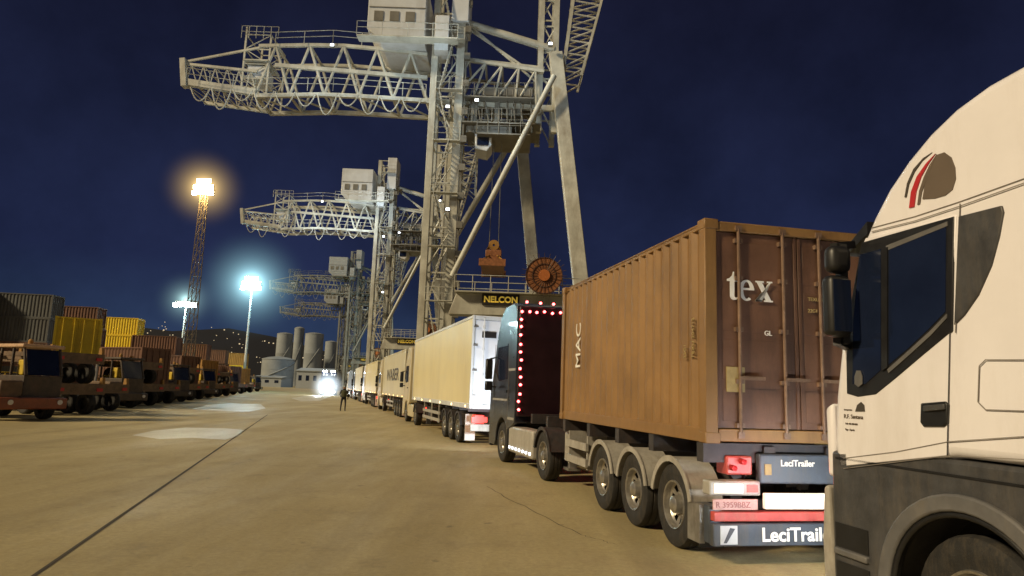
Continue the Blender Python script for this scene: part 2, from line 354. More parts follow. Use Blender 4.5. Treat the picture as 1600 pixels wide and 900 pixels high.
def shed(px0,px1,py,Y,label,nw):
    a=at(px0,py,Y);b=at(px1,py,Y); e=empty('shed',(a.x,Y,0),0,label,'shed'); w=b.x-a.x;h=a.z
    MB().box(0,w,0,14,0,h*.85).build('wall',M['house_far'],e); MB().prism([(-.4,-.4,h*.85),(w+.4,-.4,h*.85),(w+.4,7,h),(-.4,7,h)],(0,0,.3)).build('roof',M['concrete_b'],e)
    for i in range(nw): MB().box(w*(i+.3)/nw,w*(i+.7)/nw,-.1,0,h*.4,h*.65).build('window',M['glass'],e)
shed(464,522,575,270,'pale low shed at the far end of the quay',5)
shed(395,440,587,300,'dim low shed left of the pale one',3)
# ================= MASTS
def plight(p,e,col,r=.4,kind='POINT',name='lamp_or_fill'):
    l=bpy.data.lights.new(name,kind); l.energy=e; l.color=col; l.shadow_soft_size=r
    o=bpy.data.objects.new(name,l); C.objects.link(o); o.location=p; return o
def mast(px,py,Y,lm,label,lattice,nl,col,e,span,hr,hk,rows=2,core=8,s_=.42):
    p=at(px,py,Y); H=p.z; t=empty('floodlight_mast',(p.x,Y,0),0,label,'floodlight mast','floodlight masts over the yard')
    mb=MB()
    if lattice:
        a,b=.8,.4
        for sx in (-1,1):
            for sy in (-1,1): mb.bar((sx*a,sy*a,0),(sx*b,sy*b,H),.11)
        k=16
        for i in range(k):
            z0=H*i/k;z1=H*(i+1)/k;w0=a+(b-a)*i/k;w1=a+(b-a)*(i+1)/k
            for s in (-1,1):
                mb.bar((-w0,s*w0,z0),(w1,s*w1,z1),.06); mb.bar((s*w0,-w0,z0),(s*w1,w1,z1),.06); mb.bar((-w1,s*w1,z1),(w1,s*w1,z1),.06)
    else: mb.tube((0,0,0),(0,0,H),.3,12,.16)
    mb.build('pole',M['yard_dark'] if lattice else M['house'],t)
    MB().bar((-span,0,H),(span,0,H),.2).bar((0,-span*.6,H),(0,span*.6,H),.2).lathe((0,0,H-.2),(0,0,1),[(span*.7,0),(span*.7,.15),(span*.6,.15),(span*.6,0),(span*.7,0)],16).build('crossarm',M['yard_dark'],t)
    for rw in range(rows):
        for i in range(nl):
            q=span*(1,.9,.55)[rw]; x=-q+2*q*(i+.5)/nl; z=H-.5+rw*.85-.25*abs(i-(nl-1)/2)*(rw-1)*-.3
            MBh=MB().box(x-s_,x+s_,-.55-.02*i,-.2,z-.38,z+.38).build('lamp_housing',M['yard_dark'],t,bev=.04)
            MB().box(x-s_+.03,x+s_-.03,-.60-.02*i,-.57-.02*i,z-.35,z+.35).build('lamp_glass',M[lm],MBh)
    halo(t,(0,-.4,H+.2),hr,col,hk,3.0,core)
    plight((p.x,Y-1.5,H-.8),e,col,.8)
mast(320,297,110,'mast_warm','tall lattice floodlight mast with warm yellow lamps',True,5,(1,.66,.22),7000,1.7,7.5,.20,3,3.2)
mast(394,446,140,'mast_cool','slim floodlight pole with large blue white lamp cluster',False,5,(.45,.87,.97),7000,2.1,13,.10,3,1.6)
mast(292,471,118,'mast_cool','shorter floodlight pole with flat greenish white lamps left of the larger one',False,6,(.55,.92,.88),4000,1.9,6,.12,1,1.6)
# ================= CRANE
CO=at(688,600,50); CO.z=0
def c(px,py,Y): return at(px,py,Y)-CO
def lerp_poly(pl,t):
    s=[0]
    for a,b in zip(pl,pl[1:]): s.append(s[-1]+(b-a).length)
    d=t*s[-1]
    for i in range(len(pl)-1):
        if d<=s[i+1]+1e-6: return pl[i].lerp(pl[i+1],(d-s[i])/(s[i+1]-s[i]))
    return pl[-1]
def truss(mb,low,up,n,r,dy,rb=None):
    rb=rb or r*.55; off=Vector((0,dy,0)); LP=[lerp_poly(low,i/n) for i in range(n+1)]; U=[lerp_poly(up,(i+.5)/n) for i in range(n)]
    for o in (Vector((0,0,0)),off):
        for i in range(n): mb.bar(LP[i]+o,LP[i+1]+o,r*2)
        mb.bar(up[0]+o,U[0]+o,r*1.6); mb.bar(U[-1]+o,up[-1]+o,r*1.6)
        for i in range(n-1): mb.bar(U[i]+o,U[i+1]+o,r*1.6)
        for i in range(n): mb.tube(LP[i]+o,U[i]+o,rb,6); mb.tube(U[i]+o,LP[i+1]+o,rb,6)
    for i in range(n+1): mb.tube(LP[i],LP[i]+off,rb,6)
    for i in range(n): mb.tube(U[i],U[i]+off,rb,6); mb.tube(LP[i],LP[i+1]+off,rb*.7,6)
def rail(mb,pts,h=1.05,step=1.6,r=.028):
    for a,b in zip(pts,pts[1:]):
        a=Vector(a);b=Vector(b);k=max(1,int((b-a).length/step))
        for z in (h,h*.55): mb.tube(a+Vector((0,0,z)),b+Vector((0,0,z)),r,4)
        for i in range(k+1): q=a.lerp(b,i/k); mb.tube(q,q+Vector((0,0,h)),r,4)
def build_crane():
    t=empty('gantry_crane',CO,0)
    xa=c(659,480,50).x; xb=c(701,480,50).x; TOP=34
    def tw(mb,x0,x1,y0,y1,H,st,r,z0=0):
        k=int((H-z0)/st)
        for i in range(k):
            z=z0+i*st
            for y in (y0,y1):
                mb.bar((x0,y,z+st),(x1,y,z+st),r*1.4); mb.tube((x0,y,z),(x1,y,z+st),r*.8,5) if i%2 else mb.tube((x1,y,z),(x0,y,z+st),r*.8,5)
            for x in (x0,x1): mb.bar((x,y0,z+st),(x,y1,z+st),r*1.4)
    for x,w in ((xa,.5),(xb,.62)):
        for y in (0,3): MB().bar((x,y,0),(x,y,TOP),w if y==0 else .3,.6).build('leg_column',M['crane'],t,bev=.03,seg=1)
    b=MB(); tw(b,xa,xb,0,3,TOP,3.4,.075); b.build('leg_bracing',M['crane'],t)
    ld=MB(); xm=(xa+xb)/2
    for z in range(4,33,4):
        ld.box(xa+.3,xb+.3,-1.0,-.4,z,z+.05); rail(ld,[(xa+.3,-1.0,z),(xb+.3,-1.0,z)],1.0,.8,.022)
        a_,b_=(xm-.45,xm+.45) if (z//4)%2 else (xm+.45,xm-.45)
        for y in (-.95,-.5): ld.bar((a_,y,z-4),(b_,y,z),.05,.12)
        for i in range(12): q=i/12; x=a_+(b_-a_)*q; ld.box(x-.1,x+.1,-.95,-.5,z-4+4*q,z-3.97+4*q)
    ld.build('stair',M['crane'],t)
    ct=MB(); ct.bar((xb+.45,-.1,1),(xb+.45,-.1,TOP),.1,.25); ct.bar((xm+.3,.3,1),(xm+.3,.3,TOP),.07)
    for i in range(14): ct.box(xb+.3,xb+.75,-.5,-.1,2.5+i*2.2,3.0+i*2.2)
    ct.build('cable_tray',M['crane_dark'],t)
    MB().bar((xa+.3,13,0),(xa+.3,13,TOP-4),.8).build('leg',M['crane'],t)
    p=c(868,85,51); q=c(907,440,48); d=(q-p).normalized(); MB().bar(p,p+d*(p.z/-d.z),1.05,.85).build('leg',M['crane'],t,bev=.04,seg=1)
    p2=c(813,200,62); q2=c(833,420,61); d2=(q2-p2).normalized(); MB().bar(p2,p2+d2*(p2.z/-d2.z),1.05,.95).build('leg',M['crane'],t,bev=.04,seg=1)
    for a,bb,r in ((c(866,118,49),c(706,432,49),.21),(c(802,214,60),c(697,395,58),.26),(c(866,78,51),c(722,34,51),.30),(c(850,108,51),c(716,92,51),.2),(c(722,38,51),c(870,140,51),.1),(c(840,130,51),c(722,30,51),.1)):
        MB().tube(a,bb,r,12).build('diagonal_brace',M['crane'],t)
    h=MB(); x0=c(843,130,52).x; x1=c(866,130,52).x; z0=c(850,215,52).z
    for x in (x0,x1):
        for y in (1,4): h.bar((x,y,z0),(x,y,37),.42)
    tw(h,x0,x1,1,4,37,2.2,.08,z0); h.build('head_tower',M['crane'],t)
    rb=MB(); truss(rb,[c(878,125,51),c(893,20,51),c(903,-60,51)],[c(908,118,51),c(935,20,51),c(955,-60,51)],9,.12,3); rb.build('raised_boom',M['crane'],t)
    g1=MB(); truss(g1,[c(398,150,50.5),c(520,148,50.5),c(668,158,50.5)],[c(405,72,50.5),c(520,70,50.5),c(610,78,50.5),c(668,86,50.5)],5,.15,3.4,.11)
    g1.bar(c(430,102,50.5),c(668,122,50.5),.26,.3); g1.bar(c(430,102,53.9),c(668,122,53.9),.26,.3); g1.build('girder_truss',M['crane'],t)
    g2=MB(); truss(g2,[c(290,132,50.5),c(400,148,50.5)],[c(290,100,50.5),c(402,112,50.5)],6,.12,3.4,.05)
    g2.bar(c(287,128,50.5),c(400,145,50.5),.4,.5); g2.bar(c(287,93,50.5),c(289,136,50.5),.4,.6); g2.bar(c(287,97,50.5),c(430,70,50.5),.15); g2.build('girder_end',M['crane'],t)
    g3=MB(); truss(g3,[c(668,158,50.5),c(838,168,50.5)],[c(720,92,50.5),c(850,112,50.5)],5,.14,3.4,.09); g3.bar(c(668,158,50.5),c(862,170,50.5),.3,.4) ; g3.build('girder_truss',M['crane'],t)
    rl=MB(); rail(rl,[c(290,126,49.8),c(400,142,49.8),c(520,142,49.8),c(665,152,49.8)]); rail(rl,[c(430,70,50.2),c(520,67,50.2),c(610,75,50.2)]); rl.build('handrail',M['crane'],t)
    k=MB(); xx0=c(385,100,51).x;xx1=c(424,100,51).x; zz0=c(400,150,51).z; zz1=c(400,48,51).z
    for x in (xx0,xx1):
        for y in (.5,3.9): k.bar((x,y,zz0),(x,y,zz1 if x==xx0 else zz1-.8),.13)
    tw(k,xx0,xx1,.5,3.9,zz1,1.2,.05,zz0); k.box(xx0,xx1,.3,3,zz0+2.6,zz0+2.7); rail(k,[(xx0-.3,.3,zz1-1),(xx1+.6,.3,zz1-1)],1,.5); k.build('girder_tower',M['crane'],t)
    MB().box(xx0+.3,xx1-.3,.6,2.5,zz0+1.2,zz0+2.3).build('winch_box',M['house'],t)
    for i in range(11):
        u0=298+i*33; y0=136+.05*(u0-298)
        a=c(u0,y0,50.0); b2=c(u0+31,y0+1,50.0); dep=[1.1,1.7,.9,1.5,1.2][i%5]
        MB().path([a.lerp(b2,s/8)+Vector((0,0,-dep*4*(s/8)*(1-s/8)*1.0)) for s in range(9)],.05,5).build('festoon_cable',M['crane'],t)
    a=c(574,66,49.5); b2=c(664,74,49.5)
    hs=MB().prism([(a.x,-1,a.z+.9),(a.x+1.1,-1,a.z-.1),(b2.x,-1,a.z-.1),(b2.x,-1,a.z+4.6),(a.x,-1,a.z+4.6)],(0,6,0)).build('machinery_house',M['house'],t,bev=.05,seg=1)
    MB().box(a.x+.1,b2.x,-1.05,-1,a.z+2.6,a.z+2.66).build('panel_rib',M['crane_dark'],hs)
    for i in range(3): MB().box(a.x+.5+i*1.2,a.x+1.2+i*1.2,-1.06,-1.0,a.z+1.5,a.z+2.3).build('window',M['crane_dark'],hs)
    hp=MB().box(a.x-.5,b2.x+2.6,-2,-1,a.z-.25,a.z-.15); rail(hp,[(a.x-.5,-2,a.z-.15),(b2.x+2.6,-2,a.z-.15)]); hp.build('walkway',M['crane'],t)
    a=c(678,80,49); b2=c(703,26,49); MB().box(a.x,b2.x,-1.2,1,a.z,b2.z).build('electrical_cabinet',M['house'],t,bev=.04)
    a=c(706,22,49.5); MB().box(a.x,a.x+1.3,-.6,2.5,a.z-.6,a.z+4).build('electrical_cabinet',M['house'],t,bev=.04)
    tr=MB()
    for (x0,y0,x1,y1,Y0,dp) in ((728,192,800,206,50,3),(752,138,832,148,50.5,3),(735,162,746,190,50,2.4),(772,152,782,190,50.2,1),(790,160,816,180,50.4,2.2),(812,190,832,202,51,2),(755,170,765,205,50.6,1)):
        a=c(x0,y1,Y0);b2=c(x1,y0,Y0); tr.box(a.x,b2.x,Y0-50,Y0-50+dp,a.z,b2.z)
    for (x0,x1,y) in ((725,835,150),(722,845,190),(745,830,208)):
        a=c(x0,y,49.5);b2=c(x1,y,49.5); tr.box(a.x,b2.x,-.6,3.4,a.z-.06,a.z+.04); rail(tr,[(a.x,-.6,a.z),(b2.x,-.6,b2.z)],1.0,.7)
    for i in range(9):
        x=728+i*13; tr.tube(c(x,208,50),c(x+random.uniform(-12,12),140,50),.05,4)
    tr.build('trolley',M['crane_dark'],t)
    ob=MB().prism([c(742,232,50.2),c(742,206,50.2),c(768,206,50.2),c(768,226,50.2),c(760,236,50.2)],(0,2.2,0)).build('operator_cabin',M['house'],t,bev=.04)
    w0=c(745,226,50.1);w1=c(764,212,50.1); MB().box(w0.x,w1.x,.12,.17,w0.z,w1.z).build('window',M['glass'],ob)
    s=MB(); x0=c(719,300,52).x;x1=c(742,300,52).x;z0=c(730,305,52).z;z1=c(730,208,52).z
    for x in (x0,x1):
        for y in (2,3.5): s.bar((x,y,z0),(x,y,z1),.1)
    tw(s,x0,x1,2,3.5,z1,1.0,.045,z0); s.build('stair_tower',M['crane'],t)
    a=c(700,490,46);b2=c(905,457,46)
    zt=c(712,457,46).z
    MB().prism([(a.x,-4,a.z),(a.x+.5,-4,zt),(b2.x,-4,zt),(b2.x,-4,a.z)],(0,1.6,0)).build('portal_beam',M['crane'],t,bev=.04,seg=1)
    pp=MB().box(a.x+.4,b2.x,-4.6,-1.5,zt+.003,zt+.08); rail(pp,[(a.x+.4,-4.6,zt+.08),(b2.x,-4.6,zt+.08)],1.05,1.1); rail(pp,[(a.x+.4,-1.6,zt+.08),(b2.x,-1.6,zt+.08)],1.05,1.1); pp.build('platform',M['crane'],t)
    s0=c(753,476,45.9);s1=c(812,458,45.9)
    sg=MB().box(s0.x,s1.x,-4.14,-4.02,s0.z,s1.z).build('name_sign',M['sign_black'],t,bev=.01)
    text('lettering','NELCON',M['sign_yellow'],sg,((s0.x+s1.x)/2,-4.15,s0.z+.19),RX,UP,.56,.01,'CENTER',.02)
    MB().box(xa-.6,xb+.6,-.6,3.6,0,1.4).build('bogie',M['crane_dark'],t,bev=.1)
    MB().bar((xm,3.6,3.2),(xm,13,3.2),.8,1.1).build('sill_beam',M['crane'],t)
    MB().bar((c(700,457,46).x,3,zt+.2),(c(830,457,46).x,13,zt+.2),.8,1.2).build('portal_beam',M['crane'],t)
    rc=c(850,431,45); rr=MB()
    rr.lathe(rc,(0,1,0),[(0,-.12),(1.22,-.16),(1.22,-.10),(.9,-.06),(.9,.06),(1.22,.10),(1.22,.16),(0,.12)],40)
    ro=rr.build('cable_reel',M['reel'],t)
    sp=MB()
    for i in range(24):
        th=2*math.pi*i/24; sp.tube(rc+Vector((.3*math.cos(th),-.2,.3*math.sin(th))),rc+Vector((1.5*math.cos(th),-.22,1.5*math.sin(th))),.018,5)
    for r_ in (1.22,.8): sp.lathe(rc+Vector((0,-.2,0)),(0,1,0),[(r_,0),(r_-.05,0),(r_-.05,.04),(r_,.04),(r_,0)],36)
    sp.build('reel_spokes',M['reel_dark'],ro); MB().tube(rc+Vector((0,-.3,0)),rc+Vector((0,.3,0)),.38,20).build('reel_hub',M['reel_red'],ro)
    MB().bar((rc.x,-4.6,zt),(rc.x,-4.6,rc.z),.3).build('reel_stand',M['crane'],t)
    for (x,y,Y) in ((520,72,50),(700,168,49.3),(700,328,49.3),(745,158,49.5),(860,70,50)):
        p=c(x,y,Y); f=MB().box(p.x-.17,p.x+.17,p.y-.2,p.y+.1,p.z-.12,p.z+.12).build('floodlight',M['crane_dark'],t); MB().box(p.x-.13,p.x+.13,p.y-.23,p.y-.205,p.z-.09,p.z+.09).build('lamp_glass',M['white_lamp'],f)
    return t
cr=build_crane()
tag(cr,'nearest gantry crane, towering lit steel legs over the queue with a round cable reel','crane','quay gantry cranes')
DD=Vector((-.283,1,0))
for i,(dy,lab) in enumerate(((46,'second gantry crane along the quay, half the height of the nearest'),(115,'third gantry crane, small and dim beyond the second'),(172,'farthest gantry crane, tiny behind the third'))):
    sw=None if i==0 else {M['crane']:M['crane_dimmed'],M['house']:M['house_far'],M['white_lamp']:M['house_far']}
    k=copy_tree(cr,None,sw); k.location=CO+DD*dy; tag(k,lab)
p=at(771,400,51); sp=empty('crane_spreader',p,0,'dark brown lifting spreader hanging on ropes from the nearest crane','spreader')
MB().box(-.6,.6,-.4,.7,-.1,.4).build('headblock',M['reel'],sp,bev=.05)
MB().box(-.85,.85,-2.4,2.6,-1.1,-.8).box(-.45,.45,-.5,.6,-.75,-.1).box(-.95,.95,-2.6,-2.3,-1.2,-.7).box(-.95,.95,2.3,2.6,-1.2,-.7).build('spreader_frame',M['reel'],sp)
q=MB()
for x in (-.5,.5): q.tube((x,0,.4),(x*.4,0,1.0),.1,6); q.tube((x*1.6,-2.4,-.8),(x*.4,0,.1),.06,5)
q.lathe((0,-.2,.8),(0,1,0),[(.4,0),(.4,.4),(.1,.4),(.1,0),(.4,0)],16); q.build('sheave',M['orangec'],sp)
rp=MB()
for x in (-.35,.35): rp.tube((x,0,.6),(x*.8,0,at(771,205,51).z-p.z),.025,4)
rp.build('rope',M['crane_dark'],sp)
# ================= TRACTOR UNIT (generic)
def tractor(fr,cab,label,group,back=None,leds=False,lit=False,top=3.95):
    t=empty('lorry_tractor',fr.o,fr.h,label,'lorry',group)
    ch=MB()
    for x in (.82,1.6): ch.box(x,x+.09,0,5.3,.72,.98)
    for y in (.05,1.6,2.8,4.2): ch.box(.9,1.6,y,y+.1,.75,.92)
    ch.box(.5,2.0,.85,1.05,.42,.58); ch.box(.5,2.0,4.45,4.65,.42,.58); ch.build('chassis',M['chassis'],t)
    arch=[(4.55+.62*math.cos(R(a)),.5+.62*math.sin(R(a))) for a in range(0,181,20)]
    pf=[(3.25,1.05),(3.22,3.3),(3.35,top-.1),(3.6,top),(4.5,top-.02),(4.95,top-.25),(5.3,3.25),(5.75,2.1),(5.95,1.9),(6.0,1.2),(5.97,.38),(5.3,.36)]+[(y,z) for y,z in arch]+[(3.9,.85),(3.5,.95)]
    cb=MB().prism([(0.0,y,z) for y,z in pf],(2.5,0,0)).build('cab',M[cab],t,bev=.07,seg=3)
    if leds:
        MB().box(.03,2.47,3.16,3.24,1.2,top-.12).build('rear_panel',M[back],cb,bev=.03)
        pts=[(.08,1.35+(top-.25-1.35)*i/12) for i in range(13)]+[(2.42,1.35+(top-.25-1.35)*i/12) for i in range(13)]+[(.08+2.34*i/12,top-.25) for i in range(1,12)]+[(.2+2.1*i/6,top-.02) for i in range(7)]
        for x,z in pts:
            MB().lathe((x+random.uniform(-.02,.02),3.14,z+random.uniform(-.02,.02)),(0,-1,0),[(.034,-.02),(.032,.01),(.015,.022),(0,.025)],8).build('marker_light',M['red_led'],t)
    else: MB().box(.12,2.38,3.2,3.225,1.25,3.3).build('rear_panel',M[back or cab],cb)
    for x in (-.006,2.494):
        MB().prism([(x,4.05,2.1),(x,4.05,2.95),(x,5.15,2.95),(x,5.42,2.3),(x,5.0,2.05)],(.012,0,0)).build('side_window',M['glass'],cb)
        for y in (3.95,5.5): MB().box(x+.001,x+.011,y,y+.015,.9 if y<4 else 1.1,3.05).build('door_seam',M['seam'],cb)
        MB().box(x-.02,x+.03,4.05,4.25,1.75,1.82).build('door_handle',M['black'],cb)
    MB().prism([(.15,5.32,3.2),(.15,5.345,3.2),(.15,5.80,2.1),(.15,5.775,2.08)],(2.2,0,0)).build('windscreen',M['glass'],cb)
    MB().prism([(.2,5.1,3.4),(.2,5.75,3.25),(.2,5.78,3.3),(.2,5.1,3.45)],(2.1,0,0)).build('sun_visor',M['black'],cb)
    MB().box(.5,2.0,5.96,6.02,.75,1.8).build('grille',M['black'],cb); MB().box(.02,2.48,5.9,6.06,.3,.72).build('bumper',M[cab],cb,bev=.04)
    for x in (.28,2.22):
        MB().lathe((x,6.05,.62),(0,1,0),[(.16 if not lit else .24,-.05),(.16 if not lit else .24,.015),(0,.02)],16).build('headlight',M['head_lamp' if lit else 'white_paint'],cb)
    if lit:
        for x in (.35,.8,1.7,2.15): MB().lathe((x,5.1,top+.08),(0,1,0),[(.14,-.05),(.14,.03),(0,.04)],12).build('roof_light',M['head_lamp'],cb)
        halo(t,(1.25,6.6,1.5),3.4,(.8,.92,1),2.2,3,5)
    for x,d in ((0,-1),(2.5,1)):
        m=MB(); m.box(x+d*.10,x+d*.28,5.35,5.5,2.1,2.65); m.box(x+d*.10,x+d*.28,5.33,5.5,1.8,2.05); m.bar((x,5.3,2.7),(x+d*.2,5.42,2.64),.04); m.bar((x,5.3,1.9),(x+d*.2,5.42,1.9),.04)
        m.build('mirror',M['black'],t,bev=.02,seg=1)
    for x in (0.02,2.12): MB().box(x,x+.36,1.75,3.85,.33,.95).build('side_skirt',M['fender' if leds else cab],t,bev=.05)
    if leds:
        for i in range(7): MB().box(-.0,.018,1.85+i*.3,1.91+i*.3,.42,.47).build('marker_light',M['white_lamp'],t)
        for y0,y1,z0,z1 in ((3.3,3.9,1.1,1.16),(4.0,5.6,1.55,1.6),(3.3,3.9,2.3,2.36)): MB().box(-.012,.004,y0,y1,z0,z1).build('chrome_trim',M['fender'],cb)
    for x in (.3,1.9): MB().box(x,x+.3,-.02,.05,.75,.9).build('tail_light',M['red_lamp'],t)
    fender(t,.0,.4,.95,.58,'chassis'); fender(t,2.1,2.5,.95,.58,'chassis')
    MB().lathe((1.25,.95,1.08),(0,0,1),[(.5,0),(.5,.06),(0,.06)],24).box(.9,1.6,.7,1.2,.98,1.08).build('fifth_wheel',M['chassis'],t)
    for x,s in ((.17,-1),(2.33,1)): wheel(t,x,.95,s); wheel(t,x,4.55,s)
    return t
# ================= BOX TRAILER
def box_trailer(fr,body,rear,label,group,top=4.1,txt=None,L=13.6):
    t=empty('box_trailer',fr.o,fr.h,label,'trailer',group); W=2.52
    b=MB().box(.02,W-.02,.06,L,1.28,top-.03).build('box_body',M[body],t,bev=.03)
    r=MB()
    for x in (0,W-.06): r.box(x-.0,x+.06,.02,L,1.2,1.36); r.box(x,x+.06,.02,L,top-.1,top)
    for y in (0,L-.08):
        for x in (-.005,W-.075): r.box(x,x+.08,y,y+.09,1.2,top+.003)
    r.box(.08,W-.08,0,.08,top-.14,top-.004); r.box(.08,W-.08,0,.08,1.2,1.34); r.build('edge_rail',M['house'] if rear=='box_white' else M[body],b,bev=.01,seg=1)
    for k in range(2):
        x0=.09+k*1.175; d=MB().box(x0,x0+1.16,.02,.06,1.35,top-.15).build('door',M[rear],b,bev=.008,seg=1)
        for xr in (x0+.3,x0+.9):
            q=MB().tube((xr,-.01,1.25),(xr,-.01,top-.08),.018,6)
            for z in (1.5,2.3,3.1,3.8): q.box(xr-.04,xr+.04,-.02,.02,z-.03,z+.03)
            q.build('lock_rod',M['house'],d)
        for z in (1.6,2.4,3.2,3.8): MB().box(x0-.05 if k==0 else x0+1.06,x0+.1 if k==0 else x0+1.21,-.012,.02,z,z+.06).build('hinge',M['steel'],d)
    MB().box(.32,.80,-.004,.018,top-.72,top-.52).build('door_sign',M['sign_black'],b)
    ch=MB()
    for x in (.75,1.65): ch.box(x,x+.12,.1,L-.5,.95,1.2)
    for i in range(10): ch.box(.05,W-.05,.4+i*1.3,.5+i*1.3,1.1,1.19)
    ch.box(.3,.5,L-3.2,L-3.0,.15,1.1).box(2.0,2.2,L-3.2,L-3.0,.15,1.1); ch.build('chassis',M['chassis'],t)
    MB().box(.05,W-.05,-.02,.08,.5,.72).build('rear_bumper',M['fender'],t,bev=.02)
    for x in (.08,1.95):
        MB().box(x,x+.5,-.06,-.02,.78,.95).box(x+.1,x+.4,-.02,.3,.75,1.0).build('tail_light',M['red_lamp'],t)
    MB().box(1.0,1.55,-.05,-.022,.55,.68).build('number_plate',M['plate'],t)
    for x in (.08,2.14): MB().box(x,x+.34,.9,.93,.15,1.0).build('mudflap',M['white_paint'],t)
    for y in (2.0,3.3,4.6):
        for x,s in ((.19,-1),(W-.19,1)): wheel(t,x,y,s); fender(t,x-.16,x+.16,y,.56,'chassis')
    for x in (.03,W-.07):
        g=MB()
        for z in (.5,.78): g.box(x,x+.04,5.6,10.0,z,z+.12)
        for y in (5.8,7.6,9.6): g.box(x,x+.05,y,y+.08,.45,1.2)
        g.build('side_guard',M['fender'],t)
    MB().box(.1,.7,8.0,8.9,.45,1.0).build('pallet_box',M['chassis'],t,bev=.03)
    for i in range(6): MB().box(-.012,.0,.6+i*2.4,.7+i*2.4,1.24,1.3).build('marker_light',M['amber_lamp'],t)
    if txt: text('lettering',txt,M['decal_dark'],b,(.012,L*.78,2.25),LX,UP,1.1,.004,'LEFT',.02,2.0)
    return t
# ---- lorry A
A=Fr(2.23,7.9,11.5)
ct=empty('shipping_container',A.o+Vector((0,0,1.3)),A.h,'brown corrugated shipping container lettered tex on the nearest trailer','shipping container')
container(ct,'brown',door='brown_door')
xt,zt=A.rear(1135,468,.03); zt-=1.3; TS=.93
def L2(mb,pts,k=0): mb.prism([(xt+a*TS,.024-.0013*k,zt+b*TS) for a,b in pts],(0,-.006,0))
l1=MB(); L2(l1,[(.045,.04),(.06,.012),(.09,0),(.13,.004),(.16,.03),(.15,.042),(.125,.03),(.108,.04),(.105,.06),(.105,.235),(.155,.235),(.155,.265),(.105,.265),(.105,.36),(.09,.36),(.075,.31),(.04,.275),(.005,.262),(.005,.235),(.045,.235)]); l1.build('letter',M['decal'],ct)
l2=MB(); cx,cz=.275,.133; oo=[];ii=[]
for i in range(0,25):
    a=R(5+(355-50-5)*i/24)
    oo.append((cx+.105*math.cos(a),cz+.135*math.sin(a))); ii.append((cx+.048*math.cos(a),cz+.108*math.sin(a)))
L2(l2,oo+ii[::-1]); L2(l2,[(cx-.055,cz+.004),(cx+.104,cz+.004),(cx+.105,cz+.03),(cx-.055,cz+.03)],1); l2.build('letter',M['decal'],ct)
l3=MB(); X=.40
L2(l3,[(X+.0,.265),(X+.115,.265),(X+.115,.245),(X+.09,.245),(X+.215,.02),(X+.24,.02),(X+.24,0),(X+.115,0),(X+.115,.02),(X+.14,.02),(X+.018,.245),(X,.245)])
L2(l3,[(X-.005,0),(X+.08,0),(X+.08,.02),(X+.055,.02),(X+.185,.245),(X+.16,.245),(X+.16,.265),(X+.235,.265),(X+.235,.245),(X+.212,.245),(X+.08,.02),(X+.03,.02),(X-.005,.02)],1)
l3.build('letter',M['decal'],ct)
def rt(px,py,s,size,m='decal_y',sx=1):
    x,z=A.rear(px,py,.03); text('marking',s,M[m],ct,(x,.025,z-1.3),RX,UP,size,.003,'LEFT',.001,sx)
rt(1194,524,'GL',.08,'decal'); rt(1262,470,'TEXU 304712 6',.06); rt(1262,488,'22G1',.06)
x,z=A.rear(1135,612,.03); x1,z1=A.rear(1163,574,.03); MB().box(x,x1,.02,.035,z-1.3,z1-1.3).build('data_plate',M['decal_y'],ct)
def st(px,py,s,size,up,right,m='decal'):
    y,z=A.side(px,py,.0); return text('marking',s,M[m],ct,(.038,y,z-1.3),right,up,size,.004,'LEFT',.0)
st(903,576,'MAC',.40,(0,1,0),(0,0,1)); st(1080,560,'TEXU 304712',.085,(0,1,0),(0,0,1),'decal_y'); st(1067,560,'22G1',.08,(0,1,0),(0,0,1),'decal_y')
tr=empty('skeletal_trailer',A.o,A.h,'skeletal container trailer with three chromed wheels and lettered rear bumper','trailer')
ch=MB()
for x in (.75,1.55): ch.box(x,x+.14,.05,5.6,.92,1.27); ch.box(x,x+.14,5.6,8.6,1.05,1.27)
for y in (.1,1.5,2.8,4.2,5.7,7,8.4): ch.box(.02,2.42,y,y+.16,1.08,1.296)
for y in (.85,2.16,3.47): ch.box(.3,2.15,y-.07,y+.07,.43,.57); ch.box(.6,.75,y-.3,y+.3,.5,.9)
ch.build('chassis',M['chassis'],tr)
for y in (.85,2.16,3.47):
    fender(tr,-.04,.36,y,.575); fender(tr,2.08,2.48,y,.575)
    wheel(tr,.14,y,-1); wheel(tr,2.30,y,1)
for x in (.25,1.9): MB().box(x,x+.14,6.1,6.24,.35,1.15).box(x-.06,x+.2,6.0,6.34,.3,.35).build('landing_leg',M['steel'],tr)
g_=MB().box(.0,.05,4.35,5.6,.55,.68).box(.0,.05,4.35,5.6,.82,.95).box(.05,.4,4.4,4.45,.5,1.1).box(.05,.4,5.5,5.55,.5,1.1); g_.build('side_guard',M['fender'],tr)
MB().box(.1,.6,5.75,6.0,.5,1.05).build('storage_box',M['fender'],tr,bev=.03)
hs=MB()
for k in range(5):
    x=.35+k*.35; hs.path([(x,.25+.03*k,1.05),(x+.1,.22,.85+.04*k),(x+.25,.24,.9),(x+.3,.26,1.08)],.018,5)
hs.build('air_hose',M['black'],tr)
bp=MB().box(.02,2.42,-.12,-.02,.21,.45).box(.02,.16,-.02,.35,.22,.62).box(2.28,2.42,-.02,.35,.22,.62).build('rear_bumper',M['bumper_blue'],tr,bev=.015)
text('lettering','LeciTrailer',M['decal'],bp,(.59,-.126,.265),RX,UP,.205,.004,'LEFT',.004,1.05)
MB().box(.10,.30,-.13,-.121,.235,.43).build('emblem_plate',M['house'],bp); MB().add([(.13,-.135,.25),(.17,-.135,.25),(.27,-.135,.4),(.21,-.135,.41)],[(0,1,2,3)]).build('emblem',M['bumper_blue'],bp)
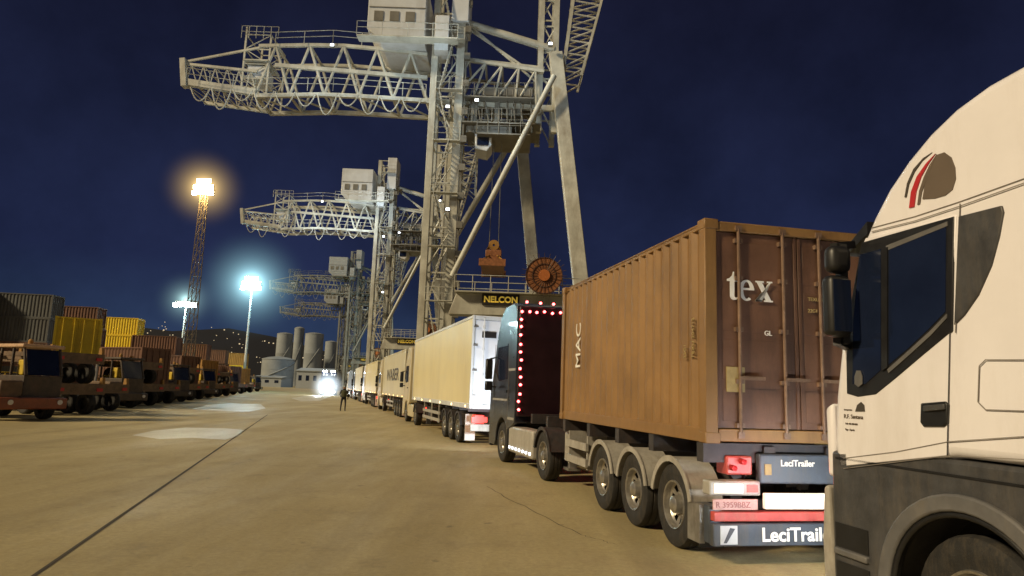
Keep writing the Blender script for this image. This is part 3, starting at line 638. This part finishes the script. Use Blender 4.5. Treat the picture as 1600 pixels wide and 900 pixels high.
MB().box(.04,2.40,-.1,-.0,.47,.57).build('reflective_stripe',M['stripe_red'],tr,bev=.01)
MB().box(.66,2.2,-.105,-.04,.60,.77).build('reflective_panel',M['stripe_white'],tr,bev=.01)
pl=MB().box(.02,.56,-.115,-.101,.595,.71).build('number_plate',M['plate'],tr,bev=.004); text('plate_number','R 3959BBZ',M['plate_ink'],pl,(.05,-.118,.62),RX,UP,.09,.002,'LEFT',.0)
MB().box(.0,.62,-.08,.1,.74,.90).build('light_bar',M['fender'],tr,bev=.02); MB().box(.05,.40,-.09,-.081,.77,.87).build('tail_light',M['stripe_white'],tr)
MB().box(.45,.58,-.09,-.081,.78,.86).build('tail_light',M['red_lamp'],tr)
MB().box(.66,2.3,.0,.1,.86,1.19).build('rear_crossbeam',M['bumper_blue'],tr,bev=.02); text('lettering','LeciTrailer',M['decal'],tr,(.92,-.004,1.06),RX,UP,.10,.003,'LEFT',.002)
MB().box(.72,.80,-.012,0,.96,1.08).build('warning_label',M['decal_y'],tr)
for xx,zz in ((.46,1.1),(.34,1.03)):
    MB().lathe((xx,.02,zz),(0,-1,0),[(.032,-.05),(.032,.04),(0,.055)],16).build('air_coupling',M['decal_red'],tr)
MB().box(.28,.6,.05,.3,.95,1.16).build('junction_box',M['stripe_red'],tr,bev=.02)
MB().box(.1,.4,.35,.38,.1,.75).build('mudflap',M['black'],tr)
MB().bar((.0,.25,.2),(.0,.25,.62),.06,.3).build('side_bracket',M['steel'],tr)
hA=14.2; fA=Fr(0,0,hA); oA=Vector((.75,14.7,0))-fA.f*.95-fA.r*.02
fA=Fr(oA.x,oA.y,hA)
tractor(fA,'cab_navy','dark lorry tractor with red lights outlining its cab rear ahead of the brown container',None,'cab_back',True,top=4.0)
def beam(fr,y,x,z,e,h,sz=80,tl=93):
    o=plight(fr.o+fr.f*y+fr.r*x+Vector((0,0,z)),e,(.85,.92,1),.15,'SPOT','headlight_beam'); o.data.spot_size=R(sz); o.data.spot_blend=.7; o.rotation_euler=(R(tl),0,R(h)); return o
beam(fA,6.15,.1,.9,650,20,125,115)
# ---- lorry B...
B=Fr(-1.22,22.3,15.5)
box_trailer(B,'box_yellow','box_white','long pale yellow box trailer with white rear doors ahead of the red lit lorry','box trailers in the queue',4.2)
def ahead(fr,d,dx=0): o=fr.o+fr.f*d+fr.r*dx; return Fr(o.x,o.y,fr.h)
tractor(ahead(B,11.4),'cab_cream','cream lorry tractor pulling the long yellow box trailer','lorry tractors in the queue')
q=ahead(B,19.2); q=Fr(q.o.x+.25,q.o.y,15.5)
box_trailer(q,'box_cream','box_cream','cream box trailer with large dark lettering, second box trailer in the queue','box trailers in the queue',4.05,'WABER')
tractor(ahead(q,11.4),'cab_cream','cream lorry tractor ahead of the lettered box trailer','lorry tractors in the queue')
names=['third','fourth','last']
for i in range(3):
    q=ahead(q,19.3); box_trailer(q,['box_yellow','box_cream','greyc'][i],'box_cream',names[i]+' box trailer in the queue, far down the line','box trailers in the queue',4.0)
    tractor(ahead(q,11.4),['cab_white','cab_navy','cab_cream'][i],'lorry tractor coupled to the '+names[i]+' box trailer in the queue','lorry tractors in the queue')
pO=at(503,605,118); oc=Fr(pO.x+1.2,124,190); tractor(oc,'cab_navy','distant oncoming lorry with glaring white headlights',None,lit=True)
plight((pO.x,115,1.3),700,(.9,.95,1),.5)
# ================= NEAR TRUCK
T=Fr(2.90,4.5,11.5)
nt_=empty('lorry_tractor',T.o,T.h,'large white lorry cab at the right edge with dark grey lower body','lorry')
def sp_(pts,x=0.0): return [(x,*T.side(a,b,x)) for a,b in pts]
front=[(1307,742),(1301,690),(1303,620),(1311,540),(1330,440),(1349,372),(1362,340),(1385,295),(1415,250),(1450,207),(1490,168),(1540,131),(1600,97)]
P=sp_(front); zt=P[-1][2]; zb=T.side(1480,714)[1]
P+= [(0,-.75,zt+.07),(0,-1.1,zt+.06),(0,-1.12,zb),(0,-.3,zb),(0,.05,zb)]
cb=MB().prism(P,(2.5,0,0)).build('cab_body',M['cab_white'],nt_,bev=.07,seg=4)
arch=[(.66*math.cos(R(a)),.48+.66*math.sin(R(a))) for a in range(180,-1,-10)]
lo=[(0,1.28,zb-.06),(0,.75,zb-.02),(0,.05,zb-.012),(0,-1.12,zb-.012),(0,-1.12,.6),(0,-.70,.50)]+[(0,y,z) for y,z in arch]+[(0,.74,.3),(0,1.30,.26)]
MB().prism(lo,(2.5,0,0)).build('lower_body',M['cab_grey'],nt_,bev=.03)
for r0,r1,x0,mm in ((.66,.77,-.035,'arch_grey'),(.62,.66,-.02,'black')):
    pts=[(x0,r1*math.cos(R(a)),.48+r1*math.sin(R(a))) for a in range(0,181,8)]+[(x0,r0*math.cos(R(a)),.48+r0*math.sin(R(a))) for a in range(180,-1,-8)]
    MB().prism(pts,(.06,0,0)).build('wheel_arch',M[mm],nt_,bev=.015)
MB().box(.42,2.1,-.8,.8,.3,1.1).build('wheel_well',M['black'],nt_)
wheel(nt_,.20,0,-1,.50,.31); wheel(nt_,2.30,0,1,.50,.31); wheel(nt_,.2,-3.7,-1,.50,.31); wheel(nt_,2.3,-3.7,1,.50,.31)
MB().box(.8,.9,-4.8,.5,.7,.98).box(1.6,1.7,-4.8,.5,.7,.98).box(.9,1.6,-4.7,-4.6,.7,.9).box(.9,1.6,-2.6,-2.5,.7,.9).build('chassis',M['chassis'],nt_)
MB().box(.03,.6,-2.6,-1.3,.4,1.0).build('fuel_tank',M['steel'],nt_,bev=.1,seg=4)
fender(nt_,0,.42,-3.7,.6,'chassis')
for z in (.33,.62): MB().box(-.03,.1,.88,1.25,z,z+.05).build('step',M['arch_grey'],nt_,bev=.012); MB().box(-.006,.04,.88,1.25,z+.06,z+.24).build('step_recess',M['black'],nt_)
MB().box(-.008,.02,-1.1,1.22,zb-.12,zb-.105).build('trim_line',M['black'],nt_)
MB().prism([(-.01,1.26,.25),(-.01,1.40,.27),(-.01,1.42,.7),(-.01,1.38,1.12),(-.01,1.32,1.14),(-.01,1.30,.7)],(2.52,0,0)).build('front_bumper',M['fender'],nt_,bev=.03,seg=3)
MB().prism([(.02,1.27,1.2),(.02,1.36,1.2),(.02,1.37,1.75),(.02,1.28,1.8)],(.18,0,0)).build('corner_deflector',M['cab_white'],nt_,bev=.03)
MB().box(.25,.6,1.40,1.47,.62,.85).build('headlight',M['head_lamp'],nt_); MB().box(1.9,2.25,1.40,1.47,.62,.85).build('headlight',M['head_lamp'],nt_)
wp=T.side(1349,380); MB().prism([(.12,1.245,2.05),(.12,1.26,2.07),(.12,wp[0]+.07,wp[1]-.02),(.12,wp[0]+.05,wp[1]-.02)],(2.26,0,0)).build('windscreen',M['glass'],nt_)
def plate(name,pts,m,x0=-.006,th=.02,par=None,bev=0):
    return MB().prism([(x0,y,z) for _,y,z in sp_(pts,x0)],(th,0,0)).build(name,M[m],par or nt_,bev=bev)
door=plate('door',[(1322,728),(1316,640),(1322,540),(1344,392),(1352,372),(1494,336),(1484,520),(1480,712)],'cab_white',-.008,.03,bev=.006)
plate('window_surround',[(1346,379),(1490,338),(1487,517),(1440,556),(1400,590),(1368,616),(1340,620),(1323,615),(1322,560),(1330,470)],'black',-.014,.02,door,bev=.004)
plate('side_window',[(1386,388),(1478,350),(1477,487),(1450,515),(1418,545),(1386,572)],'glass',-.018,.012,door)
plate('quarter_glass',[(1343,398),(1376,389),(1376,578),(1352,600),(1332,600),(1333,500)],'glass',-.018,.012,door)
plate('window_divider',[(1377,388),(1386,386),(1386,574),(1377,580)],'black',-.03,.02,door)
plate('window_rail',[(1384,392),(1480,353),(1480,346),(1384,384)],'arch_grey',-.021,.012,door)
plate('window_rail',[(1386,577),(1418,549),(1452,518),(1479,490),(1479,497),(1453,525),(1420,555),(1388,583)],'arch_grey',-.021,.012,door)
plate('sleeper_trim',[(1497,338),(1564,321),(1567,332),(1560,370),(1548,415),(1528,460),(1506,492),(1490,508)],'cab_grey',-.014,.02,cb,bev=.006)
hd=plate('door_handle',[(1438,630),(1476,627),(1480,632),(1479,662),(1474,667),(1442,667),(1437,660)],'black',-.022,.03,door,bev=.008)
plate('handle_grip',[(1442,634),(1474,631),(1474,640),(1442,643)],'cab_grey',-.04,.02,hd,bev=.004)
def line(pts,w=2.0,m='seam',x0=-.0105,par=None,name='panel_seam'):
    mb=MB(); Q=[Vector(p) for p in sp_(pts,x0)]
    for a,b in zip(Q,Q[1:]): mb.bar(a,b,.005,.005)
    mb.build(name,M[m],par or cb)
line([(1484,520),(1480,712)],m='cab_grey'); line([(1318,732),(1480,712)]); line([(1362,362),(1430,345),(1500,322),(1600,286)]); line([(1362,356),(1430,338),(1500,315),(1600,279)],x0=-.004)
line([(1600,562),(1540,562),(1530,572),(1528,628),(1540,640),(1600,642)]); line([(1482,712),(1600,718)]); line([(1318,716),(1400,706),(1482,690),(1600,682)])
line([(1500,318),(1493,520)])
plate('emblem',[(1441,311),(1446,280),(1453,257),(1463,242),(1475,238),(1486,246),(1492,262),(1493,280),(1488,296),(1477,305),(1460,310)],'emblem_dome',-.006,.012,cb)
plate('emblem_stripe',[(1420,325),(1423,300),(1432,276),(1446,256),(1461,240),(1450,256),(1439,276),(1431,300),(1428,323)],'decal_red',-.008,.012,cb)
plate('emblem_stripe',[(1413,308),(1417,286),(1427,264),(1442,247),(1456,238),(1441,251),(1429,268),(1420,288),(1416,308)],'decal_dark',-.007,.012,cb)
plate('emblem_stripe',[(1433,320),(1436,298),(1443,277),(1452,258),(1463,241),(1455,262),(1447,281),(1440,300),(1437,319)],'emblem_dome',-.007,.012,cb)
plate('small_emblem',[(1336,643),(1339,633),(1345,628),(1350,633),(1351,643)],'decal_dark',-.0125,.006,door)
def nt_text(px,py,s,size):
    y,z=T.side(px,py,-.01); text('lettering',s,M['emblem_dome'],door,(-.012,y,z),LX,UP,size,.002,'LEFT',.0)
nt_text(1319,653,'R.F. Santana',.045); nt_text(1319,641,'transportes',.02); nt_text(1321,663,'Telf. 986 000 000',.02); nt_text(1321,672,'Vigo - España',.02)
plate('badge',[(1335,588),(1338,579),(1344,579),(1347,588),(1347,600),(1341,605),(1335,600)],'arch_grey',-.03,.006,door)
# mirrors
mi=MB().box(-.29,-.10,.82,.96,2.30,2.78).build('mirror',M['black'],nt_,bev=.05,seg=3)
MB().box(-.27,-.08,.82,.96,2.80,3.02).build('mirror',M['black'],nt_,bev=.06,seg=3)
MB().bar((-.18,.92,3.02),(.05,1.0,3.07),.06).bar((-.18,.92,2.27),(.05,1.06,2.24),.06).box(-.15,-.09,.88,.95,2.25,3.04).build('mirror_arm',M['black'],nt_)
MB().box(-.27,-.12,.813,.819,2.34,2.74).build('mirror_glass',M['glass'],mi)
MB().prism([(0.1,.88,wp[1]+.1),(0.1,1.15,wp[1]-.03),(0.1,1.17,wp[1]+.02),(0.1,.88,wp[1]+.2)],(2.3,0,0)).build('sun_visor',M['black'],nt_)
beam(T,1.9,.9,.75,80,11.5).rotation_euler=(R(88),0,R(11.5))
plight(A.o+A.f*-.35+A.r*.5+Vector((0,0,1.0)),4,(1,.08,.05),.1,name='tail_light_glow')
# ================= LEFT ROW
def yard_tractor(bumper='yard_dark',roof='yard_dark',hood='yard_brown',acc='yard_brown'):
    t=empty('yard_tractor',(0,0,0))
    MB().box(.75,1.7,0,5.2,.6,.95).box(.1,2.3,.1,.35,.5,.8).box(.3,2.1,1.6,2.6,.45,.9).build('chassis',M['yard_dark'],t,bev=.03)
    cb=MB()
    cb.box(.1,1.55,2.9,4.95,.9,1.75)
    for x in (.1,1.45):
        for (y0,y1) in ((2.9,2.9),(3.8,3.8),(4.9,4.55)): cb.bar((x+.05,y0+.05,1.75),(x+.05,y1+.05,2.85),.1)
    cb=cb.build('cab',M['yard_dark'],t,bev=.03)
    MB().box(.02,1.63,2.8,4.75,2.853,3.0).build('cab_roof',M[roof],cb,bev=.04)
    MB().prism([(.22,4.60,2.8),(.22,4.63,2.8),(.22,4.96,1.77),(.22,4.93,1.77)],(1.2,0,0)).build('windscreen',M['glass'],cb)
    MB().box(.4,1.0,3.2,3.7,1.75,2.4).build('seat',M['seat_y'],cb,bev=.06)
    MB().box(1.6,2.4,3.2,5.1,.85,1.55).build('engine_hood',M[hood],t,bev=.06)
    MB().box(.0,2.5,5.05,5.35,.45,.9).build('bumper',M[bumper],t,bev=.05)
    for x in (.3,2.1): MB().lathe((x,5.36,.72),(0,1,0),[(.1,-.03),(.1,.02),(0,.03)],12).build('headlight',M['white_paint'],t)
    MB().lathe((.8,3.6,3.0),(0,0,1),[(.1,0),(.1,.18),(.06,.24),(0,.25)],12).build('beacon',M['orangec'],cb)
    MB().tube((1.75,2.9,.9),(1.75,2.9,2.7),.09,8).build('exhaust',M['steel'],t)
    MB().box(1.6,2.3,2.3,2.95,1.0,1.5).build('battery_box',M[acc],t,bev=.03)
    for y in (1.0,4.2):
        for x,s in ((.25,-1),(2.25,1)): wheel(t,x,y,s,.55,.36,rm='yard_rim')
    fender(t,.0,.45,4.2,.64,'yard_dark',z=.55); fender(t,2.05,2.5,4.2,.64,'yard_brown',z=.55)
    r=MB(); rail(r,[(.3,2.2,.95),(2.2,2.2,.95)],.9,.6); r.build('handrail',M['seat_y'],t)
    return t
def yard_trailer():
    t=empty('yard_trailer',(0,0,0)); f=MB()
    for x in (.6,1.7): f.box(x,x+.2,0,11.6,1.05,1.40)
    for i in range(9): f.box(.0,2.5,.1+i*1.4,.28+i*1.4,1.2,1.42)
    f.box(-.05,.1,0,11.6,1.2,1.4).box(2.4,2.55,0,11.6,1.2,1.4).box(0,2.5,-.1,.08,.95,1.43)
    f.build('trailer_frame',M['yard_brown'],t)
    for x in (-.05,2.4):
        for y in (0,5.8,11.4): MB().prism([(x,y,1.4),(x,y+.25,1.4),(x,y+.2,1.75),(x,y+.05,1.75)],(.15,0,0)).build('corner_guide',M['orangec'],t)
    for x in (.5,1.8): MB().box(x,x+.2,8.0,8.2,.1,1.1).build('landing_leg',M['steel'],t)
    for y in (.8,1.95):
        for x,s in ((.25,-1),(2.25,1)): wheel(t,x,y,s,.50,.4,rm='yard_rim')
    for x in (.15,2.05): MB().box(x,x+.3,-.14,-.1,1.1,1.25).build('tail_light',M['decal_red'],t)
    return t
ordn=['leftmost','second','third','fourth','fifth','sixth','seventh','eighth','ninth','tenth','eleventh','twelfth','thirteenth','fourteenth','fifteenth','last']
row=[(27.5,'t',0,None),(32.5,'r',1,None),(37,'r',0,None),(41.5,'t',0,None),(46,'r',1,None),(51,'r',0,'rustc'),(56.5,'t',0,None),(61,'r',1,None),(66,'r',0,'rustc'),(72,'t',0,None),(78,'r',0,'orangec'),(85,'r',1,None),(94,'t',0,None),(104,'r',0,'rustc'),(118,'r',0,'orangec'),(135,'t',0,None)]
y0=yard_tractor('yard_red','yard_roof','yard_brown','seat_y'); y1=None; yr=None
for i,(Y,kd,dbl,cg) in enumerate(row):
    pf=Vector((-10.9-.277*Y,Y,0))
    if kd=='t':
        rz=-118+random.uniform(-5,5); fr=Fr(0,0,rz); o=pf-fr.f*5.35-fr.r*1.25
        if i==0: a=y0
        elif y1 is None: y1=yard_tractor(); a=y1
        else: a=copy_tree(y1)
        a.location=o; a.rotation_euler=(0,0,R(rz))
        tag(a,('open cab yard tractor with pale orange roof, %s in the parked row'%ordn[i]) if i==0 else 'dark open cab yard tractor, %s vehicle in the parked row on the left'%ordn[i],'yard tractor','yard tractors parked along the left')
    else:
        rz=68+random.uniform(-4,4); fr=Fr(0,0,rz); o=pf-fr.r*1.25
        if yr is None: yr=yard_trailer(); b=yr
        else: b=copy_tree(yr)
        b.location=o; b.rotation_euler=(0,0,R(rz))
        tag(b,'low flat yard trailer, %s vehicle in the parked row on the left'%ordn[i],'yard trailer','yard trailers parked along the left')
        if dbl:
            b2=copy_tree(yr); b2.location=o+Vector((0,0,1.43))+fr.f*.25; b2.rotation_euler=(0,0,R(rz+.8))
            tag(b2,'flat yard trailer stacked on top of the %s vehicle of the parked row'%ordn[i],'yard trailer','yard trailers parked along the left')
        if cg: o3=o+fr.f*1.2; simple_container(cg,(o3.x,o3.y,1.44),rz,'%s container riding on the %s vehicle of the parked row'%({'rustc':'rust brown','orangec':'dull orange'}[cg],ordn[i]),'containers on yard trailers')
p=at(76,575,41)
sA=empty('shipping_container',(p.x,41,0),30,'rust brown container on the ground under the bright yellow one','shipping container'); container(sA,'rustc',detail=False)
sB=empty('shipping_container',(p.x,41,2.7),30,'bright yellow container stacked above the nearest parked trailers','shipping container'); container(sB,'yellowc',detail=False)
stacks=[(-80,72,4,['tealc','greyc','greyc','tealc'],0,'far left stack'),(-6,76,4,['greyc','rustc','greyc','greyc'],-84,'grey stack behind the leftmost tractor'),
 (78,88,4,['rustc','greyc','rustc','rustc'],-84,'brown stack right of the grey stack'),(150,102,4,['rustc','yellowc','yellowc','yellowc'],-84,'yellow stack'),
 (212,100,3,['rustc','greyc','rustc'],-84,'brown stack right of the yellow stack'),(268,118,3,['rustc','orangec','rustc'],-84,'fourth stack along the yard'),
 (306,138,3,['greyc','rustc','rustc'],-84,'fifth stack along the yard'),(340,150,3,['rustc','yellowc','orangec'],-84,'orange topped stack'),(-30,110,5,['greyc','rustc','greyc','tealc','tealc'],-84,'tall stack at the left edge')]
lv=['ground level','second level','third level','fourth level','fifth level']
cn={'tealc':'teal','greyc':'grey','rustc':'rust brown','yellowc':'yellow','orangec':'orange'}
for px,Y,n,cs,rz,nm in stacks:
    p=at(px,585,Y)
    for k in range(n):
        simple_container(cs[k],(p.x+random.uniform(-.15,.15),Y+random.uniform(-.1,.1),k*2.6),rz,'%s container at %s of the %s'%(cn[cs[k]],lv[k],nm),'containers stacked in the yard')
# ================= PERSON
pp=at(538,610,49); per=empty('person',(pp.x,49,0),200,'person in dark clothes and vest standing on the roadway beside the queue','person')
V=[(0,0,.95),(0,0,1.15),(0,-.01,1.38),(0,0,1.5),(0,.02,1.58),(0,.03,1.66),(0,.02,1.73),
 (-.11,0,.9),(-.13,.05,.5),(-.13,-.02,.1),(-.13,.14,.04),(.11,0,.9),(.15,-.04,.5),(.17,-.1,.1),(.17,.06,.04),
 (-.2,0,1.42),(-.28,-.02,1.15),(-.27,.1,.92),(-.26,.14,.82),(.2,0,1.42),(.29,0,1.15),(.24,.18,1.02),(.16,.3,1.02)]
E=[(0,1),(1,2),(2,3),(3,4),(4,5),(5,6),(0,7),(7,8),(8,9),(9,10),(0,11),(11,12),(12,13),(13,14),(2,15),(15,16),(16,17),(17,18),(2,19),(19,20),(20,21),(21,22)]
RR=[.15,.14,.16,.07,.08,.1,.07,.1,.07,.05,.045,.1,.07,.05,.045,.07,.05,.04,.04,.07,.05,.04,.04]
me=bpy.data.meshes.new('body'); me.from_pydata(V,E,[]); bo=bpy.data.objects.new('body',me); C.objects.link(bo); bo.parent=per; me.materials.append(M['cloth'])
sk=bo.modifiers.new('Skin','SKIN')
for i,v in enumerate(me.skin_vertices[0].data): v.radius=(RR[i],RR[i]*.85); v.use_root=(i==0)
bo.modifiers.new('Sub','SUBSURF').levels=2
MB().lathe((0,.03,1.62),(0,0,1),[(.075,-.06),(.1,0),(.1,.05),(.09,.09)],14).build('face',M['skin'],per)
MB().lathe((0,.02,1.68),(0,0,1),[(.13,0),(.118,.02),(.11,.08),(.07,.125),(0,.14)],16).build('helmet',M['helmet'],per)
MB().lathe((0,0,1.0),(0,0,1),[(.19,0),(.2,.2),(.21,.38),(.12,.47)],16).build('vest',M['vest'],per)
# ================= LIGHTING
w=bpy.data.worlds.new('World'); S.world=w; w.use_nodes=True; N=w.node_tree.nodes; L=w.node_tree.links
bg=N['Background']; tc=N.new('ShaderNodeTexCoord'); sx=N.new('ShaderNodeSeparateXYZ'); L.new(tc.outputs['Generated'],sx.inputs[0])
cr_=N.new('ShaderNodeValToRGB'); e=cr_.color_ramp.elements; e[0].position=0; e[0].color=(.024,.045,.095,1); e[1].position=.55; e[1].color=(.0075,.0085,.023,1)
m_=e.new(.16); m_.color=(.0125,.018,.052,1); L.new(sx.outputs['Z'],cr_.inputs[0])
nz=N.new('ShaderNodeTexNoise'); nz.inputs['Scale'].default_value=3.0; nz.inputs['Detail'].default_value=6; nz.inputs['Roughness'].default_value=.6; L.new(tc.outputs['Generated'],nz.inputs['Vector'])
mr=N.new('ShaderNodeMapRange'); mr.inputs[1].default_value=.3; mr.inputs[2].default_value=.7; mr.inputs[3].default_value=.6; mr.inputs[4].default_value=1.4; L.new(nz.outputs[0],mr.inputs[0])
vm=N.new('ShaderNodeVectorMath'); vm.operation='SCALE'; L.new(cr_.outputs[0],vm.inputs[0]); L.new(mr.outputs[0],vm.inputs['Scale']); L.new(vm.outputs[0],bg.inputs[0]); bg.inputs[1].default_value=1
sl=bpy.data.lights.new('yard_floodlight','SUN'); sl.energy=3.7; sl.color=(1,.80,.50); sl.angle=R(6); so=bpy.data.objects.new('yard_floodlight',sl); C.objects.link(so)
ds=Vector((-.74,-.46,.55)); so.rotation_euler=ds.to_track_quat('Z','Y').to_euler()
for (x,y,Y,e_) in ((480,118,47,260),(610,118,47,320),(350,125,47,130),(690,40,45,280),(700,200,44,200),(780,170,47,220),(850,60,46,200)):
    pos=at(x,y,Y); plight(pos,e_,(.72,.9,1) if y<190 else (1,.93,.75),.3)
    if x in (480,610,690): plight(pos+DD*46,e_*2.2,(.78,.92,1),.3)
plight(at(590,440,100)+Vector((0,50,5)),5000,(.7,.95,1),.5)
plight((-75,300,45),36000,(.8,.95,1),3)  # added fill light without a fixture, brightens the silos
# ================= CAMERA
cd=bpy.data.cameras.new('Camera'); cam=bpy.data.objects.new('Camera',cd); C.objects.link(cam); cd.sensor_width=36; cd.lens=F/1600*36; cd.clip_end=8000; cd.clip_start=.05
cam.matrix_world=Matrix.Translation((0,0,EYE))@RC.to_4x4(); S.camera=cam
S.view_settings.view_transform='Standard'; S.view_settings.look='None'; S.view_settings.exposure=0
